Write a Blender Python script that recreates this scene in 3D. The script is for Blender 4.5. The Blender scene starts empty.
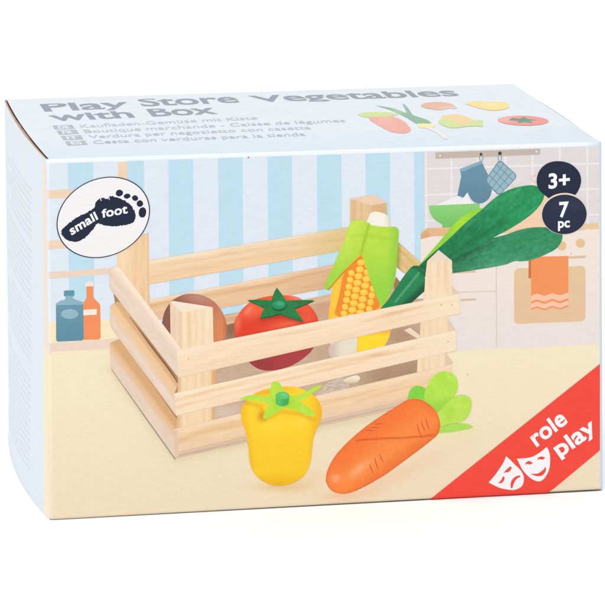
# A printed cardboard toy box (play vegetables in a wooden crate) on a white
# seamless floor.  Outlines are in image pixels; millimetres are fitted at an assumed width.
import bpy, math, random
import numpy as np
from mathutils import Matrix, Vector
from mathutils.geometry import delaunay_2d_cdt

random.seed(7)
SC = bpy.context.scene
COL = SC.collection
W, D, H = 250.0, 184.4, 160.66          # carton, millimetres
R_ = 1.4                                # radius of the folded edges
MM = 0.001

# ------------------------------------------------------------------ helpers
def hom(src, dst):
    A, b = [], []
    for (x, y), (u, v) in zip(src, dst):
        A.append([x, y, 1, 0, 0, 0, -u * x, -u * y]); b.append(u)
        A.append([0, 0, 0, x, y, 1, -v * x, -v * y]); b.append(v)
    h = np.linalg.solve(np.array(A, float), np.array(b, float))
    return np.append(h, 1).reshape(3, 3)

def app(h, P):
    P = np.asarray(P, float)
    q = np.c_[P, np.ones(len(P))] @ h.T
    return q[:, :2] / q[:, 2:]

# image pixel coordinates -> millimetres on each panel
PX_FRONT = hom([(46.5, 159.5), (602, 142), (603, 489.8), (50, 520.5)], [(0, H), (W, H), (W, 0), (0, 0)])
PX_LID = hom([(4.5, 99), (514.5, 84), (602, 142), (46.5, 159.5)], [(0, D), (W, D), (W, 0), (0, 0)])
INV_FRONT = np.linalg.inv(PX_FRONT)

CORNER = {(0, 1): (.30, .21), (1, 1): (-.53, -.40), (1, 0): (.54, .37), (0, 0): (-.33, -.25)}  # shifts in millimetres that fit the front corners to image pixels
def warp(P):
    """the carton is slightly out of square, its front corners shifted to meet their image pixels"""
    P = np.asarray(P, float).copy()
    a = np.clip(P[:, 0] / W, 0, 1); c = np.clip(P[:, 2] / H, 0, 1); f = np.clip(1 - P[:, 1] / D, 0, 1)
    for (i, k), (dx, dz) in CORNER.items():
        w = (a if i else 1 - a) * (c if k else 1 - c) * f
        P[:, 0] += w * dx; P[:, 2] += w * dz
    return P

def s_front(P, off):
    X, Z = P[:, 0], P[:, 1]
    dx = np.maximum(np.maximum(R_ - X, X - (W - R_)), 0) * np.where(X < W / 2, -1, 1)
    dz = np.maximum(np.maximum(R_ - Z, Z - (H - R_)), 0) * np.where(Z < H / 2, -1, 1)
    d2 = np.minimum(dx * dx + dz * dz, R_ * R_ * .9999)
    k = np.sqrt(R_ * R_ - d2)
    return np.c_[X + dx / R_ * off, R_ - k - k / R_ * off, Z + dz / R_ * off]

def lid_rise(X, Y):
    return .55 * np.sin(np.pi * np.clip(X / W, 0, 1)) * np.sin(np.pi * np.clip((Y - R_) / (D - R_), 0, 1))

def s_lid(P, off):
    return np.c_[P[:, 0], P[:, 1], H + lid_rise(P[:, 0], P[:, 1]) + off]

def bulge(Y, Z):
    t = np.clip((Y - R_) / (D - R_), 0, 1)
    return (2.1 + 3.6 * np.clip(1 - Z / H, 0, 1) ** 1.5) * np.sin(np.pi * t) ** .85

def s_left(P, off):
    return np.c_[-bulge(P[:, 0], P[:, 1]) - off, P[:, 0], P[:, 1]]

def lin(c):
    c = np.clip(np.asarray(c, float) / 255.0, 0, 1)
    return np.where(c <= .04045, c / 12.92, ((c + .055) / 1.055) ** 2.4)

def vnoise(x, y, seed=0):
    x = np.asarray(x, float); y = np.asarray(y, float)
    xi = np.floor(x).astype(np.int64); yi = np.floor(y).astype(np.int64)
    fx = x - xi; fy = y - yi
    fx = fx * fx * (3 - 2 * fx); fy = fy * fy * (3 - 2 * fy)
    def h(i, j):
        n = (i * 374761393 + j * 668265263 + seed * 2147483 + 1013904223) & 0x7fffffff
        n = ((n ^ (n >> 13)) * 1274126177) & 0x7fffffff
        return ((n ^ (n >> 16)) & 0xffff) / 65535.0
    return (h(xi, yi) * (1 - fx) + h(xi + 1, yi) * fx) * (1 - fy) + (h(xi, yi + 1) * (1 - fx) + h(xi + 1, yi + 1) * fx) * fy

def fbm(x, y, seed=0, n=3):
    s = 0; a = .5; t = 0
    for i in range(n):
        s = s + a * vnoise(x * 2 ** i, y * 2 ** i, seed + 17 * i); t += a; a *= .5
    return s / t

def mixc(a, b, t):
    t = np.clip(np.asarray(t, float), 0, 1)[..., None]
    return np.asarray(a, float) * (1 - t) + np.asarray(b, float) * t

def gauss(x, y, cx, cy, rx, ry, ang=0.0):
    c, s = math.cos(math.radians(ang)), math.sin(math.radians(ang))
    u = ((x - cx) * c + (y - cy) * s) / rx
    v = (-(x - cx) * s + (y - cy) * c) / ry
    return np.exp(-(u * u + v * v))

def smooth(a, b, t):
    t = np.clip((t - a) / (b - a), 0, 1)
    return t * t * (3 - 2 * t)

def seg_dist(x, y, pts):
    best = np.full(np.shape(x), 1e9)
    for (x0, y0), (x1, y1) in zip(pts[:-1], pts[1:]):
        dx, dy = x1 - x0, y1 - y0
        t = np.clip(((x - x0) * dx + (y - y0) * dy) / (dx * dx + dy * dy + 1e-9), 0, 1)
        best = np.minimum(best, np.hypot(x - x0 - t * dx, y - y0 - t * dy))
    return best

def curve(pts, n=7):
    """closed smooth outline; a point with a third entry is a sharp corner"""
    N = len(pts); out = []
    for i in range(N):
        p1 = pts[i]; p2 = pts[(i + 1) % N]; p0 = pts[i - 1]; p3 = pts[(i + 2) % N]
        a = np.array(p1[:2], float); b = np.array(p2[:2], float)
        q0 = 2 * a - b if len(p1) > 2 else np.array(p0[:2], float)
        q3 = 2 * b - a if len(p2) > 2 else np.array(p3[:2], float)
        if len(p1) > 2 and len(p2) > 2:
            out.append(a); continue
        for k in range(n):
            t = k / n
            out.append(.5 * ((2 * a) + (b - q0) * t + (2 * q0 - 5 * a + 4 * b - q3) * t * t + (3 * a - q0 - 3 * b + q3) * t ** 3))
    return np.array(out)

def ell(cx, cy, rx, ry, ang=0, n=64, a0=0, a1=360):
    t = np.radians(np.linspace(a0, a1, n, endpoint=abs(a1 - a0) < 359.9))
    c, s = math.cos(math.radians(ang)), math.sin(math.radians(ang))
    x, y = rx * np.cos(t), ry * np.sin(t)
    return np.c_[cx + x * c - y * s, cy + x * s + y * c]

def band(pts, w):
    """outline of a stroke of width w (or widths) along a polyline"""
    P = np.asarray(pts, float); w = np.broadcast_to(np.asarray(w, float), (len(P),))
    T = np.gradient(P, axis=0); T /= np.linalg.norm(T, axis=1)[:, None] + 1e-9
    Nn = np.c_[-T[:, 1], T[:, 0]] * w[:, None] / 2
    return np.r_[P + Nn, (P - Nn)[::-1]]

# ---------------------------------------------------------------- materials
def card_material():
    m = bpy.data.materials.new('printed_card'); m.use_nodes = True
    nt = m.node_tree; N = nt.nodes; L = nt.links
    b = N['Principled BSDF']
    at = N.new('ShaderNodeAttribute'); at.attribute_name = 'ink'
    tc = N.new('ShaderNodeTexCoord')
    n1 = N.new('ShaderNodeTexNoise'); n1.inputs['Scale'].default_value = 900; n1.inputs['Detail'].default_value = 3
    mp = N.new('ShaderNodeMapping'); mp.inputs['Scale'].default_value = (140, 140, 1300)
    n2 = N.new('ShaderNodeTexNoise'); n2.inputs['Scale'].default_value = 1; n2.inputs['Detail'].default_value = 2
    L.new(tc.outputs['Object'], n1.inputs['Vector'])
    L.new(tc.outputs['Object'], mp.inputs['Vector']); L.new(mp.outputs[0], n2.inputs['Vector'])
    ad = N.new('ShaderNodeMath'); ad.operation = 'ADD'
    L.new(n1.outputs[0], ad.inputs[0]); L.new(n2.outputs[0], ad.inputs[1])
    mr = N.new('ShaderNodeMapRange'); mr.inputs['From Min'].default_value = .6; mr.inputs['From Max'].default_value = 1.4
    mr.inputs['To Min'].default_value = .835; mr.inputs['To Max'].default_value = .915
    L.new(ad.outputs[0], mr.inputs['Value'])
    mx = N.new('ShaderNodeMix'); mx.data_type = 'RGBA'; mx.blend_type = 'MULTIPLY'; mx.inputs[0].default_value = 1
    L.new(at.outputs['Color'], mx.inputs[6]); L.new(mr.outputs[0], mx.inputs[7])
    L.new(mx.outputs[2], b.inputs['Base Color'])
    b.inputs['Roughness'].default_value = .5
    b.inputs['Specular IOR Level'].default_value = .22
    bp = N.new('ShaderNodeBump'); bp.inputs['Strength'].default_value = .05; bp.inputs['Distance'].default_value = .0004
    n3 = N.new('ShaderNodeTexNoise'); n3.inputs['Scale'].default_value = 45; n3.inputs['Detail'].default_value = 2
    L.new(tc.outputs['Object'], n3.inputs['Vector']); L.new(n3.outputs[0], bp.inputs['Height']); L.new(bp.outputs[0], b.inputs['Normal'])
    return m

def floor_material():
    m = bpy.data.materials.new('white_paper_sweep'); m.use_nodes = True
    nt = m.node_tree; N = nt.nodes; b = N['Principled BSDF']
    no = N.new('ShaderNodeTexNoise'); no.inputs['Scale'].default_value = 60
    cr = N.new('ShaderNodeValToRGB')
    cr.color_ramp.elements[0].color = (.96, .96, .96, 1); cr.color_ramp.elements[1].color = (.975, .975, .975, 1)
    nt.links.new(no.outputs[0], cr.inputs[0]); nt.links.new(cr.outputs[0], b.inputs['Base Color'])
    b.inputs['Roughness'].default_value = .8; b.inputs['Specular IOR Level'].default_value = .1
    return m

CARD = card_material()
LAYER = [0]

# ------------------------------------------------------- one mesh = one part
class Part:
    def __init__(s, name, parent, surf=None, h=None, label=None):
        s.name, s.parent, s.surf, s.h, s.label = name, parent, surf, h, label
        s.V, s.F, s.C, s.n, s.hold = [], [], [], 0, False
    def raw(s, P3, faces, cols):
        s.V.append(warp(P3)); s.C.append(np.broadcast_to(np.asarray(cols, float), (len(P3), 3)))
        s.F += [tuple(i + s.n for i in f) for f in faces]; s.n += len(P3)
    def put(s, P, faces, cols, mm=False):
        if not s.hold: LAYER[0] += 1
        off = (.03 + LAYER[0] * .004) if s.surf is s_lid else (.008 + LAYER[0] * .0009)
        Q = np.asarray(P, float) if mm else app(s.h, P)
        s.raw(s.surf(Q, off), faces, cols)
    def poly(s, pts, col, step=None, mm=False):
        """filled outline; col is a colour or a function of image x, y"""
        P = np.array([p[:2] for p in pts], float)
        a = np.sum(P[:, 0] * np.roll(P[:, 1], -1) - P[:, 1] * np.roll(P[:, 0], -1))
        if a < 0: P = P[::-1]
        n = len(P); vs = [Vector(p) for p in P]
        if step:
            x0, y0 = P.min(0); x1, y1 = P.max(0)
            gx, gy = np.meshgrid(np.arange(x0 + step * .4, x1, step), np.arange(y0 + step * .4, y1, step))
            g = np.c_[gx.ravel(), gy.ravel()]
            inside = np.zeros(len(g), bool)
            for i in range(n):
                xa, ya = P[i]; xb, yb = P[(i + 1) % n]
                if ya == yb: continue
                c = ((ya > g[:, 1]) != (yb > g[:, 1])) & (g[:, 0] < (xb - xa) * (g[:, 1] - ya) / (yb - ya) + xa)
                inside ^= c
            keep = inside & (seg_dist(g[:, 0], g[:, 1], list(map(tuple, P)) + [tuple(P[0])]) > step * .3)
            vs += [Vector(q) for q in g[keep]]
        r = delaunay_2d_cdt(vs, [], [list(range(n))], 1, 1e-5)
        Q = np.array([tuple(v) for v in r[0]]); faces = [tuple(f) for f in r[2]]
        if len(Q) == 0: return
        C = lin(col(Q[:, 0], Q[:, 1])) if callable(col) else lin(col)
        s.put(Q, faces, C, mm)
    def quad(s, q, col, nu=2, nv=2, mm=False):
        """bilinear patch; col is a colour or f(x, y, u, v) with u along 0-1, v across 0-1"""
        tl, tr, br, bl = [np.array(p, float) for p in q]
        u, v = np.meshgrid(np.linspace(0, 1, nu), np.linspace(0, 1, nv)); u = u.ravel()[:, None]; v = v.ravel()[:, None]
        P = (tl * (1 - u) + tr * u) * (1 - v) + (bl * (1 - u) + br * u) * v
        faces = [(j * nu + i, j * nu + i + 1, (j + 1) * nu + i + 1, (j + 1) * nu + i) for j in range(nv - 1) for i in range(nu - 1)]
        C = lin(col(P[:, 0], P[:, 1], u[:, 0], v[:, 0])) if callable(col) else lin(col)
        s.put(P, faces, C, mm)
    def text(s, string, p0, p1, up, col, ref='H', bold=.012, arc=None, shear=0, space=1.0, xr=None):
        V, F, x0, x1 = glyphs(string, bold, space)
        rv = glyphs(ref, bold)[0]; hh = rv[:, 1].max()
        x = (V[:, 0] - x0) / (x1 - x0); y = V[:, 1] / hh
        if xr:                       # taller lower case, short descenders
            xh = glyphs('x', bold)[0][:, 1].max() / hh
            y = np.where(y < 0, y * .6, np.where(y <= xh, y * xr / xh, xr + (y - xh) * (1 - xr) / (1 - xh)))
        p0 = np.array(p0, float); p1 = np.array(p1, float); up = np.array(up, float)
        P = p0 + x[:, None] * (p1 - p0) + y[:, None] * up
        if arc is not None:
            P[:, 1] += arc * 4 * x * (1 - x)
        s.put(P, F, lin(col))
    def build(s):
        me = bpy.data.meshes.new(s.name)
        V = np.concatenate(s.V) * MM; C = np.concatenate(s.C)
        me.from_pydata(V.tolist(), [], s.F)
        a = me.color_attributes.new('ink', 'FLOAT_COLOR', 'POINT')
        a.data.foreach_set('color', np.c_[C, np.ones(len(C))].astype(np.float32).ravel())
        me.materials.append(CARD); me.update()
        o = bpy.data.objects.new(s.name, me); COL.objects.link(o)
        if s.parent is not None: o.parent = s.parent
        if s.label: o['label'] = s.label
        return o

_G = {}
def glyphs(string, bold, space=1.0):
    key = (string, bold, space)
    if key in _G: return _G[key]
    cu = bpy.data.curves.new('lettering', 'FONT'); cu.body = string; cu.size = 1; cu.offset = bold; cu.resolution_u = 4
    cu.space_character = space
    o = bpy.data.objects.new('lettering', cu); COL.objects.link(o)
    dg = bpy.context.evaluated_depsgraph_get(); ev = o.evaluated_get(dg); me = ev.to_mesh()
    V = np.array([v.co[:2] for v in me.vertices]); F = [tuple(p.vertices) for p in me.polygons]
    ev.to_mesh_clear(); bpy.data.objects.remove(o); bpy.data.curves.remove(cu)
    _G[key] = (V, F, V[:, 0].min(), V[:, 0].max())
    return _G[key]

# ==================================================================== carton
box = bpy.data.objects.new('cardboard_box', None); COL.objects.link(box)
box['label'] = 'pale blue cardboard toy box printed with a wooden crate of play vegetables'
box['category'] = 'box'

PAPER = np.array([228, 236, 243.])
def paper(x, y):
    return PAPER[None] + 3 * (fbm(x * .05, y * .05, 3)[:, None] - .5)

def grid(us, vs):
    U, V_ = np.meshgrid(us, vs); n = len(us)
    F = [(j * n + i, j * n + i + 1, (j + 1) * n + i + 1, (j + 1) * n + i) for j in range(len(vs) - 1) for i in range(n - 1)]
    return np.c_[U.ravel(), V_.ravel()], F

edge = R_ * (1 - np.cos(np.linspace(0, np.pi / 2, 7)))
# front panel, with its folded edges
p = Part('front_panel', box, label='front of the box printed with the crate of vegetables and a kitchen')
P, F = grid(np.r_[edge, np.linspace(R_, W - R_, 40)[1:-1], W - edge[::-1]], np.r_[edge, np.linspace(R_, H - R_, 30)[1:-1], H - edge[::-1]])
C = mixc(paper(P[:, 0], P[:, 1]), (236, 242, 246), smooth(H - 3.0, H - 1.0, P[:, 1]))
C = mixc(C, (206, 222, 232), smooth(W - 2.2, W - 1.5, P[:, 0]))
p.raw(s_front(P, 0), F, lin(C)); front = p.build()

# lid, its left edge standing a little off the bulged side
p = Part('lid_panel', box, label='top of the box with the grey title lettering')
us = np.linspace(0, 1, 60); vs = np.linspace(0, 1, 40)
U, F = grid(us, vs)
Y = R_ + U[:, 1] * (D - R_)
def lid_left(Y): return 1.2 - .75 * bulge(Y, np.full_like(Y, H))
def lid_xy(U):
    Y = R_ + U[:, 1] * (D - R_); a = lid_left(Y)
    return np.c_[a + U[:, 0] * (W - .6 - a), Y]
Q = lid_xy(U)
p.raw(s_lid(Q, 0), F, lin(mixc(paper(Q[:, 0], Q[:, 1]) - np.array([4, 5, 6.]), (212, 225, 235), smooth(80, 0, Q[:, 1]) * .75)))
# cut edge of the lid on the left and right
for sx in (0, 1):
    e = lid_xy(np.c_[np.full(40, float(sx)), vs]); T = s_lid(e, 0); B = T - np.array([0, 0, 1.0])
    p.raw(np.r_[T, B], [(i, i + 1, 41 + i, 40 + i) for i in range(39)], lin((118, 112, 104)) if sx == 0 else lin((196, 200, 200)))
e = lid_xy(np.c_[us, np.ones(60)]); T = s_lid(e, 0); B = T - np.array([0, 0, 1.0])
p.raw(np.r_[T, B], [(i, i + 1, 61 + i, 60 + i) for i in range(59)], lin(PAPER))
p.raw(s_lid(Q, 0) - np.array([0, 0, 1.0]), F, lin((150, 130, 110)))
lid = p.build()

# left side, bulging outwards, raw brown board showing along its top
p = Part('side_panel', box, label='bulging left side with faint grey small print')
P, F = grid(np.r_[np.linspace(R_, D, 60)], np.r_[edge[:-1] * .6, np.linspace(R_ * .6, H - .25, 40)])
p.raw(s_left(P, 0), F, lin(mixc((222, 231, 239), (225, 233, 240), fbm(P[:, 0] * .03, P[:, 1] * .03, 9))))
ys = np.linspace(R_, D, 60); zt = np.full(60, H - .25)
o_ = s_left(np.c_[ys, zt], 0); th = .75 + .45 * np.sin(np.pi * np.linspace(0, 1, 60)) ** 2 * (.6 + fbm(ys * .15, ys * 0, 4))
i_ = o_ + np.c_[th, np.zeros(60), np.full(60, -.05)]
p.raw(np.r_[o_, i_], [(i, i + 1, 61 + i, 60 + i) for i in range(59)], lin((184, 146, 108)))
p.raw(np.r_[i_, i_ * [1, 1, 0] + [0, 0, .5]], [(i, i + 1, 61 + i, 60 + i) for i in range(59)], lin((120, 96, 76)))
side = p.build()

# right side, back and bottom
p = Part('side_panel', box)
P, F = grid(np.linspace(R_, D, 20), np.linspace(0, H - .8, 20))
p.raw(np.c_[W + .9 * np.sin(np.pi * (P[:, 0] - R_) / (D - R_)), P[:, 0], P[:, 1]], F, lin((210, 225, 235))); p.build()
p = Part('back_panel', box)
P, F = grid(np.linspace(0, W, 20), np.linspace(0, H - .2, 20))
p.raw(np.c_[P[:, 0], np.full(len(P), D), P[:, 1]], F, lin(PAPER)); p.build()
p = Part('bottom_panel', box)
P, F = grid(np.linspace(.5, W - .5, 10), np.linspace(R_, D - .2, 10))
p.raw(np.c_[P[:, 0], P[:, 1], np.full(len(P), .15)], F, lin((200, 190, 175))); p.build()

# ========================================================== printed artwork
def fp(name, label=None): return Part(name, front, s_front, PX_FRONT, label)
def tp(name, label=None): return Part(name, lid, s_lid, PX_LID, label)
def fmm(x, y): return app(PX_FRONT, [(x, y)])[0]

TOP = H - 1.83
# ---- striped wallpaper
def cloth(base, amt=3.0, seed=1):
    base = np.asarray(base, float)
    return lambda x, y, *a: base[None] + amt * (fbm(x * .25, y * .9, seed)[:, None] - .5) * 2
p = fp('printed_wallpaper')
xr = fmm(427, 200)[0]
def dense(x0, x1):
    e = [v for v in (0.03, .1, .25, .5, .9, 1.4, 1.8) if x0 < v < x1]
    return np.r_[x0, e, np.linspace(max(x0, 1.8), x1, max(2, int((x1 - x0) / 2.5)))[(1 if x0 < 1.8 else 1):]]
def rect(part, x0, x1, z0, z1, col, nz=30):
    """rectangle in panel millimetres, wrapped round the folds where it meets them"""
    us = dense(x0, x1)
    vs = np.linspace(z0, z1, nz) if z0 > 2 else np.r_[z0, [v for v in (.1, .25, .5, .9, 1.4) if v > z0], np.linspace(1.8, z1, nz)]
    Q, F = grid(us, vs)
    A = app(INV_FRONT, Q)
    part.put(Q, F, lin(col(A[:, 0], A[:, 1])) if callable(col) else lin(col), mm=True)
ZT = fmm(100, 349)[1]      # table edge on the left
rect(p, .02, xr, ZT - 2, TOP, cloth((222, 230, 240), 2.5))
for a, b in ((68, 93.5), (127.5, 144.5), (169, 194), (219, 243.5), (268.5, 293), (318, 342.5), (366.5, 391), (415, 425.5)):
    xa, xb = fmm(a, 163)[0], fmm(b, 163)[0]
    rect(p, xa, xb, ZT - 2, TOP, cloth((190, 221, 236), 3, 5))
p.build()

# ---- wooden shelf at the left
p = fp('printed_shelf')
TAN = (238, 210, 182)
def board(x0, y0, x1, y1, h, c=TAN): p.quad([(x0, y0), (x1, y1), (x1, y1 + h * .97), (x0, y0 + h)], cloth(c, 3), 90, 4)
rect(p, fmm(49, 330)[0], fmm(119, 330)[0], fmm(80, 341)[1], fmm(80, 320)[1], cloth((246, 229, 190)))
p.quad([(118.3, 158.6), (127.6, 158.3), (128.5, 262), (119, 262)], cloth(TAN, 3), 4, 30)
board(46.9, 190, 119, 187.6, 8.4); board(47.4, 240.3, 119, 237, 8.6); board(47.7, 271.8, 119, 266.6, 6.6, (234, 210, 192)); board(48.4, 343, 119, 337.5, 12, (236, 212, 194))
p.build()

# ---- table top
p = fp('printed_tabletop')
def table(x, y):
    c = mixc((243, 229, 197), (238, 221, 192), smooth(360, 520, y - (x - 50) * -.05))
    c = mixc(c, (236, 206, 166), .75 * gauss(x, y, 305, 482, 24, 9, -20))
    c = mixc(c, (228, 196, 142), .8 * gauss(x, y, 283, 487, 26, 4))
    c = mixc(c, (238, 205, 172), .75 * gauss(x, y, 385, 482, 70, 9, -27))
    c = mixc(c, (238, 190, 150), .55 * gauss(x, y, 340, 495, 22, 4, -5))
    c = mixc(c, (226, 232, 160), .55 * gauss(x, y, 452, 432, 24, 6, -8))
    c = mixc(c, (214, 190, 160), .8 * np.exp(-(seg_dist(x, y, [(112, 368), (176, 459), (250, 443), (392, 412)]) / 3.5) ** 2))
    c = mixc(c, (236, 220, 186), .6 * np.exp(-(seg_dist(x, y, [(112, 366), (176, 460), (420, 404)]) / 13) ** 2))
    return c + 3.2 * (fbm(x * .18, y * .7, 8)[:, None] - .5) + 1.5 * (vnoise(x * 1.1, y * 1.1, 5)[:, None] - .5)
zr = fmm(602, 342.6)[1]
x1 = fmm(599.8, 420)[0]
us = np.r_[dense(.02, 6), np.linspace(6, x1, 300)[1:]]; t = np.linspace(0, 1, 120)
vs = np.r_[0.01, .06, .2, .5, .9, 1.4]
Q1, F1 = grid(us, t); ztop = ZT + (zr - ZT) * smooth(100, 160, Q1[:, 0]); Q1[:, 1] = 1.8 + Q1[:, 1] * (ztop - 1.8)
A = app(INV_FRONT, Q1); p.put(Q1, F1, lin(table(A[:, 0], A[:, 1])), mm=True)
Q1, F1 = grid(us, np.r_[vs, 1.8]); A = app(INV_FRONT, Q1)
p.put(Q1, F1, lin(mixc(table(A[:, 0], A[:, 1]), (150, 150, 148), smooth(.7, .05, Q1[:, 1]) * .6)), mm=True)  # greyed at the bottom fold: contact shadow painted into the colour
p.build()

# ---- kitchen: tiled wall
p = fp('printed_tiled_wall')
xa, xb = fmm(425.4, 200)[0], fmm(599.6, 250)[0]
z0 = fmm(500, 236)[1]
rect(p, xa, xb, z0, TOP, cloth((223, 216, 217), 2.5, 4))
for gx in (427, 452.3, 479, 506, 533, 560, 587.5):
    m = fmm(gx, 170)[0]; rect(p, m - .45, m + .45, z0, TOP, (234, 230, 231), 4)
for gy in (168, 193.7, 219.5):
    m = fmm(452, gy)[1]; rect(p, xa, xb, m - .45, m + .45, (234, 230, 231), 2)
p.build()

# ---- kitchen cupboards and worktop
p = fp('printed_cupboard')
CAB = cloth((236, 225, 217), 2.5, 3)
p.quad([(421.7, 236), (449, 233.5), (599.8, 228), (599.8, 343.2)], CAB, 2, 2)
p.poly([(421.7, 236), (449, 233.5), (599.8, 228), (599.8, 343.7), (421.9, 351.2)], lambda x, y: mixc((238, 226, 215), (233, 222, 218), smooth(240, 345, y)) + 2 * (fbm(x * .2, y * .5, 3)[:, None] - .5), 3)
p.poly([(421.7, 238.8), (421.7, 232.5), (428, 227.6), (599.8, 221.5), (599.8, 230.8), (430, 236)], lambda x, y: mixc((226, 180, 138), (231, 200, 158), smooth(430, 520, x)), 4)
p.poly([(421.7, 238.8), (421.7, 234.5), (428, 230.2), (432, 236)], (219, 166, 122))
LN = (222, 203, 182)
p.poly(band([(497, 262), (497.3, 346.5)], 1.1), LN); p.poly(band([(452, 291.6), (497, 290.6)], 1.0), LN)
p.poly([(453, 270.8), (476, 269.8), (476.4, 272), (453, 273)], (218, 190, 156))
p.poly([(461.5, 298.4), (476.7, 297.6), (476.7, 299.7), (461.5, 300.6)], (218, 190, 156))
p.build()

# ---- oven
p = fp('printed_oven', 'printed cream oven with tan door glass and round knobs')
def rrect(x0, y0, x1, y1, r, sl=-.045, n=6):
    out = []
    for cx, cy, a in ((x1 - r, y0 + r, -90), (x1 - r, y1 - r, 0), (x0 + r, y1 - r, 90), (x0 + r, y0 + r, 180)):
        for k in range(n + 1):
            t = math.radians(a + 90 * k / n); x = cx + r * math.cos(t); out.append((x, cy + r * math.sin(t) + sl * (x - x0)))
    return out
p.poly(rrect(514.6, 268, 585.6, 323.4, 4.5, -.04), lambda x, y: mixc((226, 196, 156), (228, 192, 156), smooth(270, 320, y)) + 3 * (fbm(x * .3, y * .6, 2)[:, None] - .5), 3)
p.poly([(566, 255.9), (587.4, 254.9), (584.6, 257.6), (566, 258.4)], (219, 190, 150))
p.poly(ell(580.5, 242.6, 4.7, 4.6), (228, 193, 148)); p.poly(ell(562, 245.3, 4.7, 4.6), (226, 190, 148))
p.build()

# ---- towel
p = fp('printed_towel', 'printed orange tea towel with pale wavy stripes')
OR = (240, 146, 88)
p.poly([(529, 259.6), (531.6, 259), (531.6, 277.6), (529, 277.7)], (205, 112, 62))
def wav(y0, x0=531.5, x1=568.6, a=1.15, n=26):
    xs = np.linspace(x0, x1, n); return np.c_[xs, y0 + a * np.sin((xs - x0) * 2 * np.pi / 15.5 + 2.4) - (xs - x0) * .035]
p.poly(np.r_[[(531.4, 256.3), (568.6, 255.4)], wav(308.8)[::-1]], cloth(OR, 3), None)
for ya, yb in ((294.5, 300.3), (302.4, 307.2)):
    p.poly(np.r_[wav(ya), wav(yb)[::-1]], (246, 196, 164))
p.build()

# ---- hook rail, mitt, pot holder
p = fp('printed_hook_rail')
p.poly([(436.3, 152.4), (540.6, 148.7), (540.6, 154.6), (436.3, 158.8)], cloth((194, 181, 168), 3))
for x, y in ((441, 155.4), (536.8, 151.5)): p.poly(ell(x, y, .9, .9, n=16), (240, 238, 235))
p.build()
def loop_(p, x, y, dx, h):
    p.poly(band(ell(x + dx, y + h * .55, 1.7, h * .5, n=24, a0=-250, a1=70), .8), (120, 150, 165))
p = fp('printed_oven_mitt', 'printed blue grey oven mitt hanging by a loop')
loop_(p, 481.7, 154.5, .2, 6.5)
MITT = [(460.6, 169, 1), (482.2, 160.6, 1), (484.8, 166.6), (488.5, 174), (491.3, 182), (492.4, 189.8), (490.3, 197), (485.5, 201.6), (480, 203.2), (475, 201.8), (471.3, 197.8), (468.4, 192.2, 1), (466.4, 195), (464, 197.2, 1), (458.2, 195.2, 1), (460, 186), (462, 176, 1)]
p.poly(curve(MITT), lambda x, y: mixc((104, 145, 164), (96, 135, 156), smooth(170, 200, y)) + 5 * (fbm(x * .6, y * 1.2, 2)[:, None] - .5), 1.5)
p.poly([(460.4, 168.8), (482.2, 160.5), (483, 163.3), (461.8, 172)], (137, 170, 184))
p.poly(ell(481.7, 154.1, 1.4, 1.5, n=20), (58, 72, 80))
p.build()
p = fp('printed_pot_holder', 'printed pale blue checked pot holder hanging beside the mitt')
loop_(p, 500.4, 153.5, 0, 7)
def dia(k):
    c = np.array([502.3, 177.2]); return [tuple(c + (np.array(q) - c) * k) for q in ((500.2, 159), (518.6, 175.8), (499.6, 196), (485.2, 180.6))]
def rnd(q, r=.12):
    out = []
    for i in range(4):
        a, b, c = np.array(q[i - 1]), np.array(q[i]), np.array(q[(i + 1) % 4])
        out += [tuple(b + (a - b) * r), tuple(b * .8 + (a + c) * .1 * .5 + b * .1), tuple(b + (c - b) * r)]
    return out
p.poly(rnd(dia(1)), (100, 140, 160)); p.poly(rnd(dia(.93)), cloth((152, 182, 195), 4))
q = [np.array(v) for v in dia(.92)]
for k in (.22, .48, .74):
    p.poly(band([q[0] + (q[1] - q[0]) * k, q[3] + (q[2] - q[3]) * k], .75), (104, 146, 164))
    p.poly(band([q[0] + (q[3] - q[0]) * k, q[1] + (q[2] - q[1]) * k], .75), (104, 146, 164))
p.poly(ell(500.5, 153.2, 1.8, 1.8, n=20), (58, 68, 76))
p.build()

# ---- bowl and small things behind the leek
p = fp('printed_bowl', 'printed green bowl heaped with white')
p.poly(curve([(434, 206, 1), (446, 200.6), (457.7, 196), (463.5, 198.6, 1), (467.6, 192.6, 1), (471, 200), (475, 204.5, 1)]), (238, 235, 236))
p.poly(curve([(429.6, 205.3, 1), (480.5, 203, 1), (479, 214), (470, 224), (459, 226.8, 1), (443.2, 227, 1), (443, 224, 1), (436, 219.6), (431.2, 213)]), lambda x, y: mixc((138, 206, 118), (118, 194, 104), smooth(205, 226, y)), 2)
p.build()
p = fp('printed_utensil_jar')
p.poly([(540, 192), (552, 197), (552, 227), (511, 229), (511, 222)], cloth((240, 206, 172), 3))
p.poly(band(ell(535, 178.6, 2.6, 3.4, n=20, a0=60, a1=300), .9), (236, 196, 160))
p.poly(band([(512, 185), (515, 188)], .7), (226, 200, 178)); p.poly(band([(517.5, 184.5), (519, 187)], .7), (226, 200, 178))
p.build()

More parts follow.
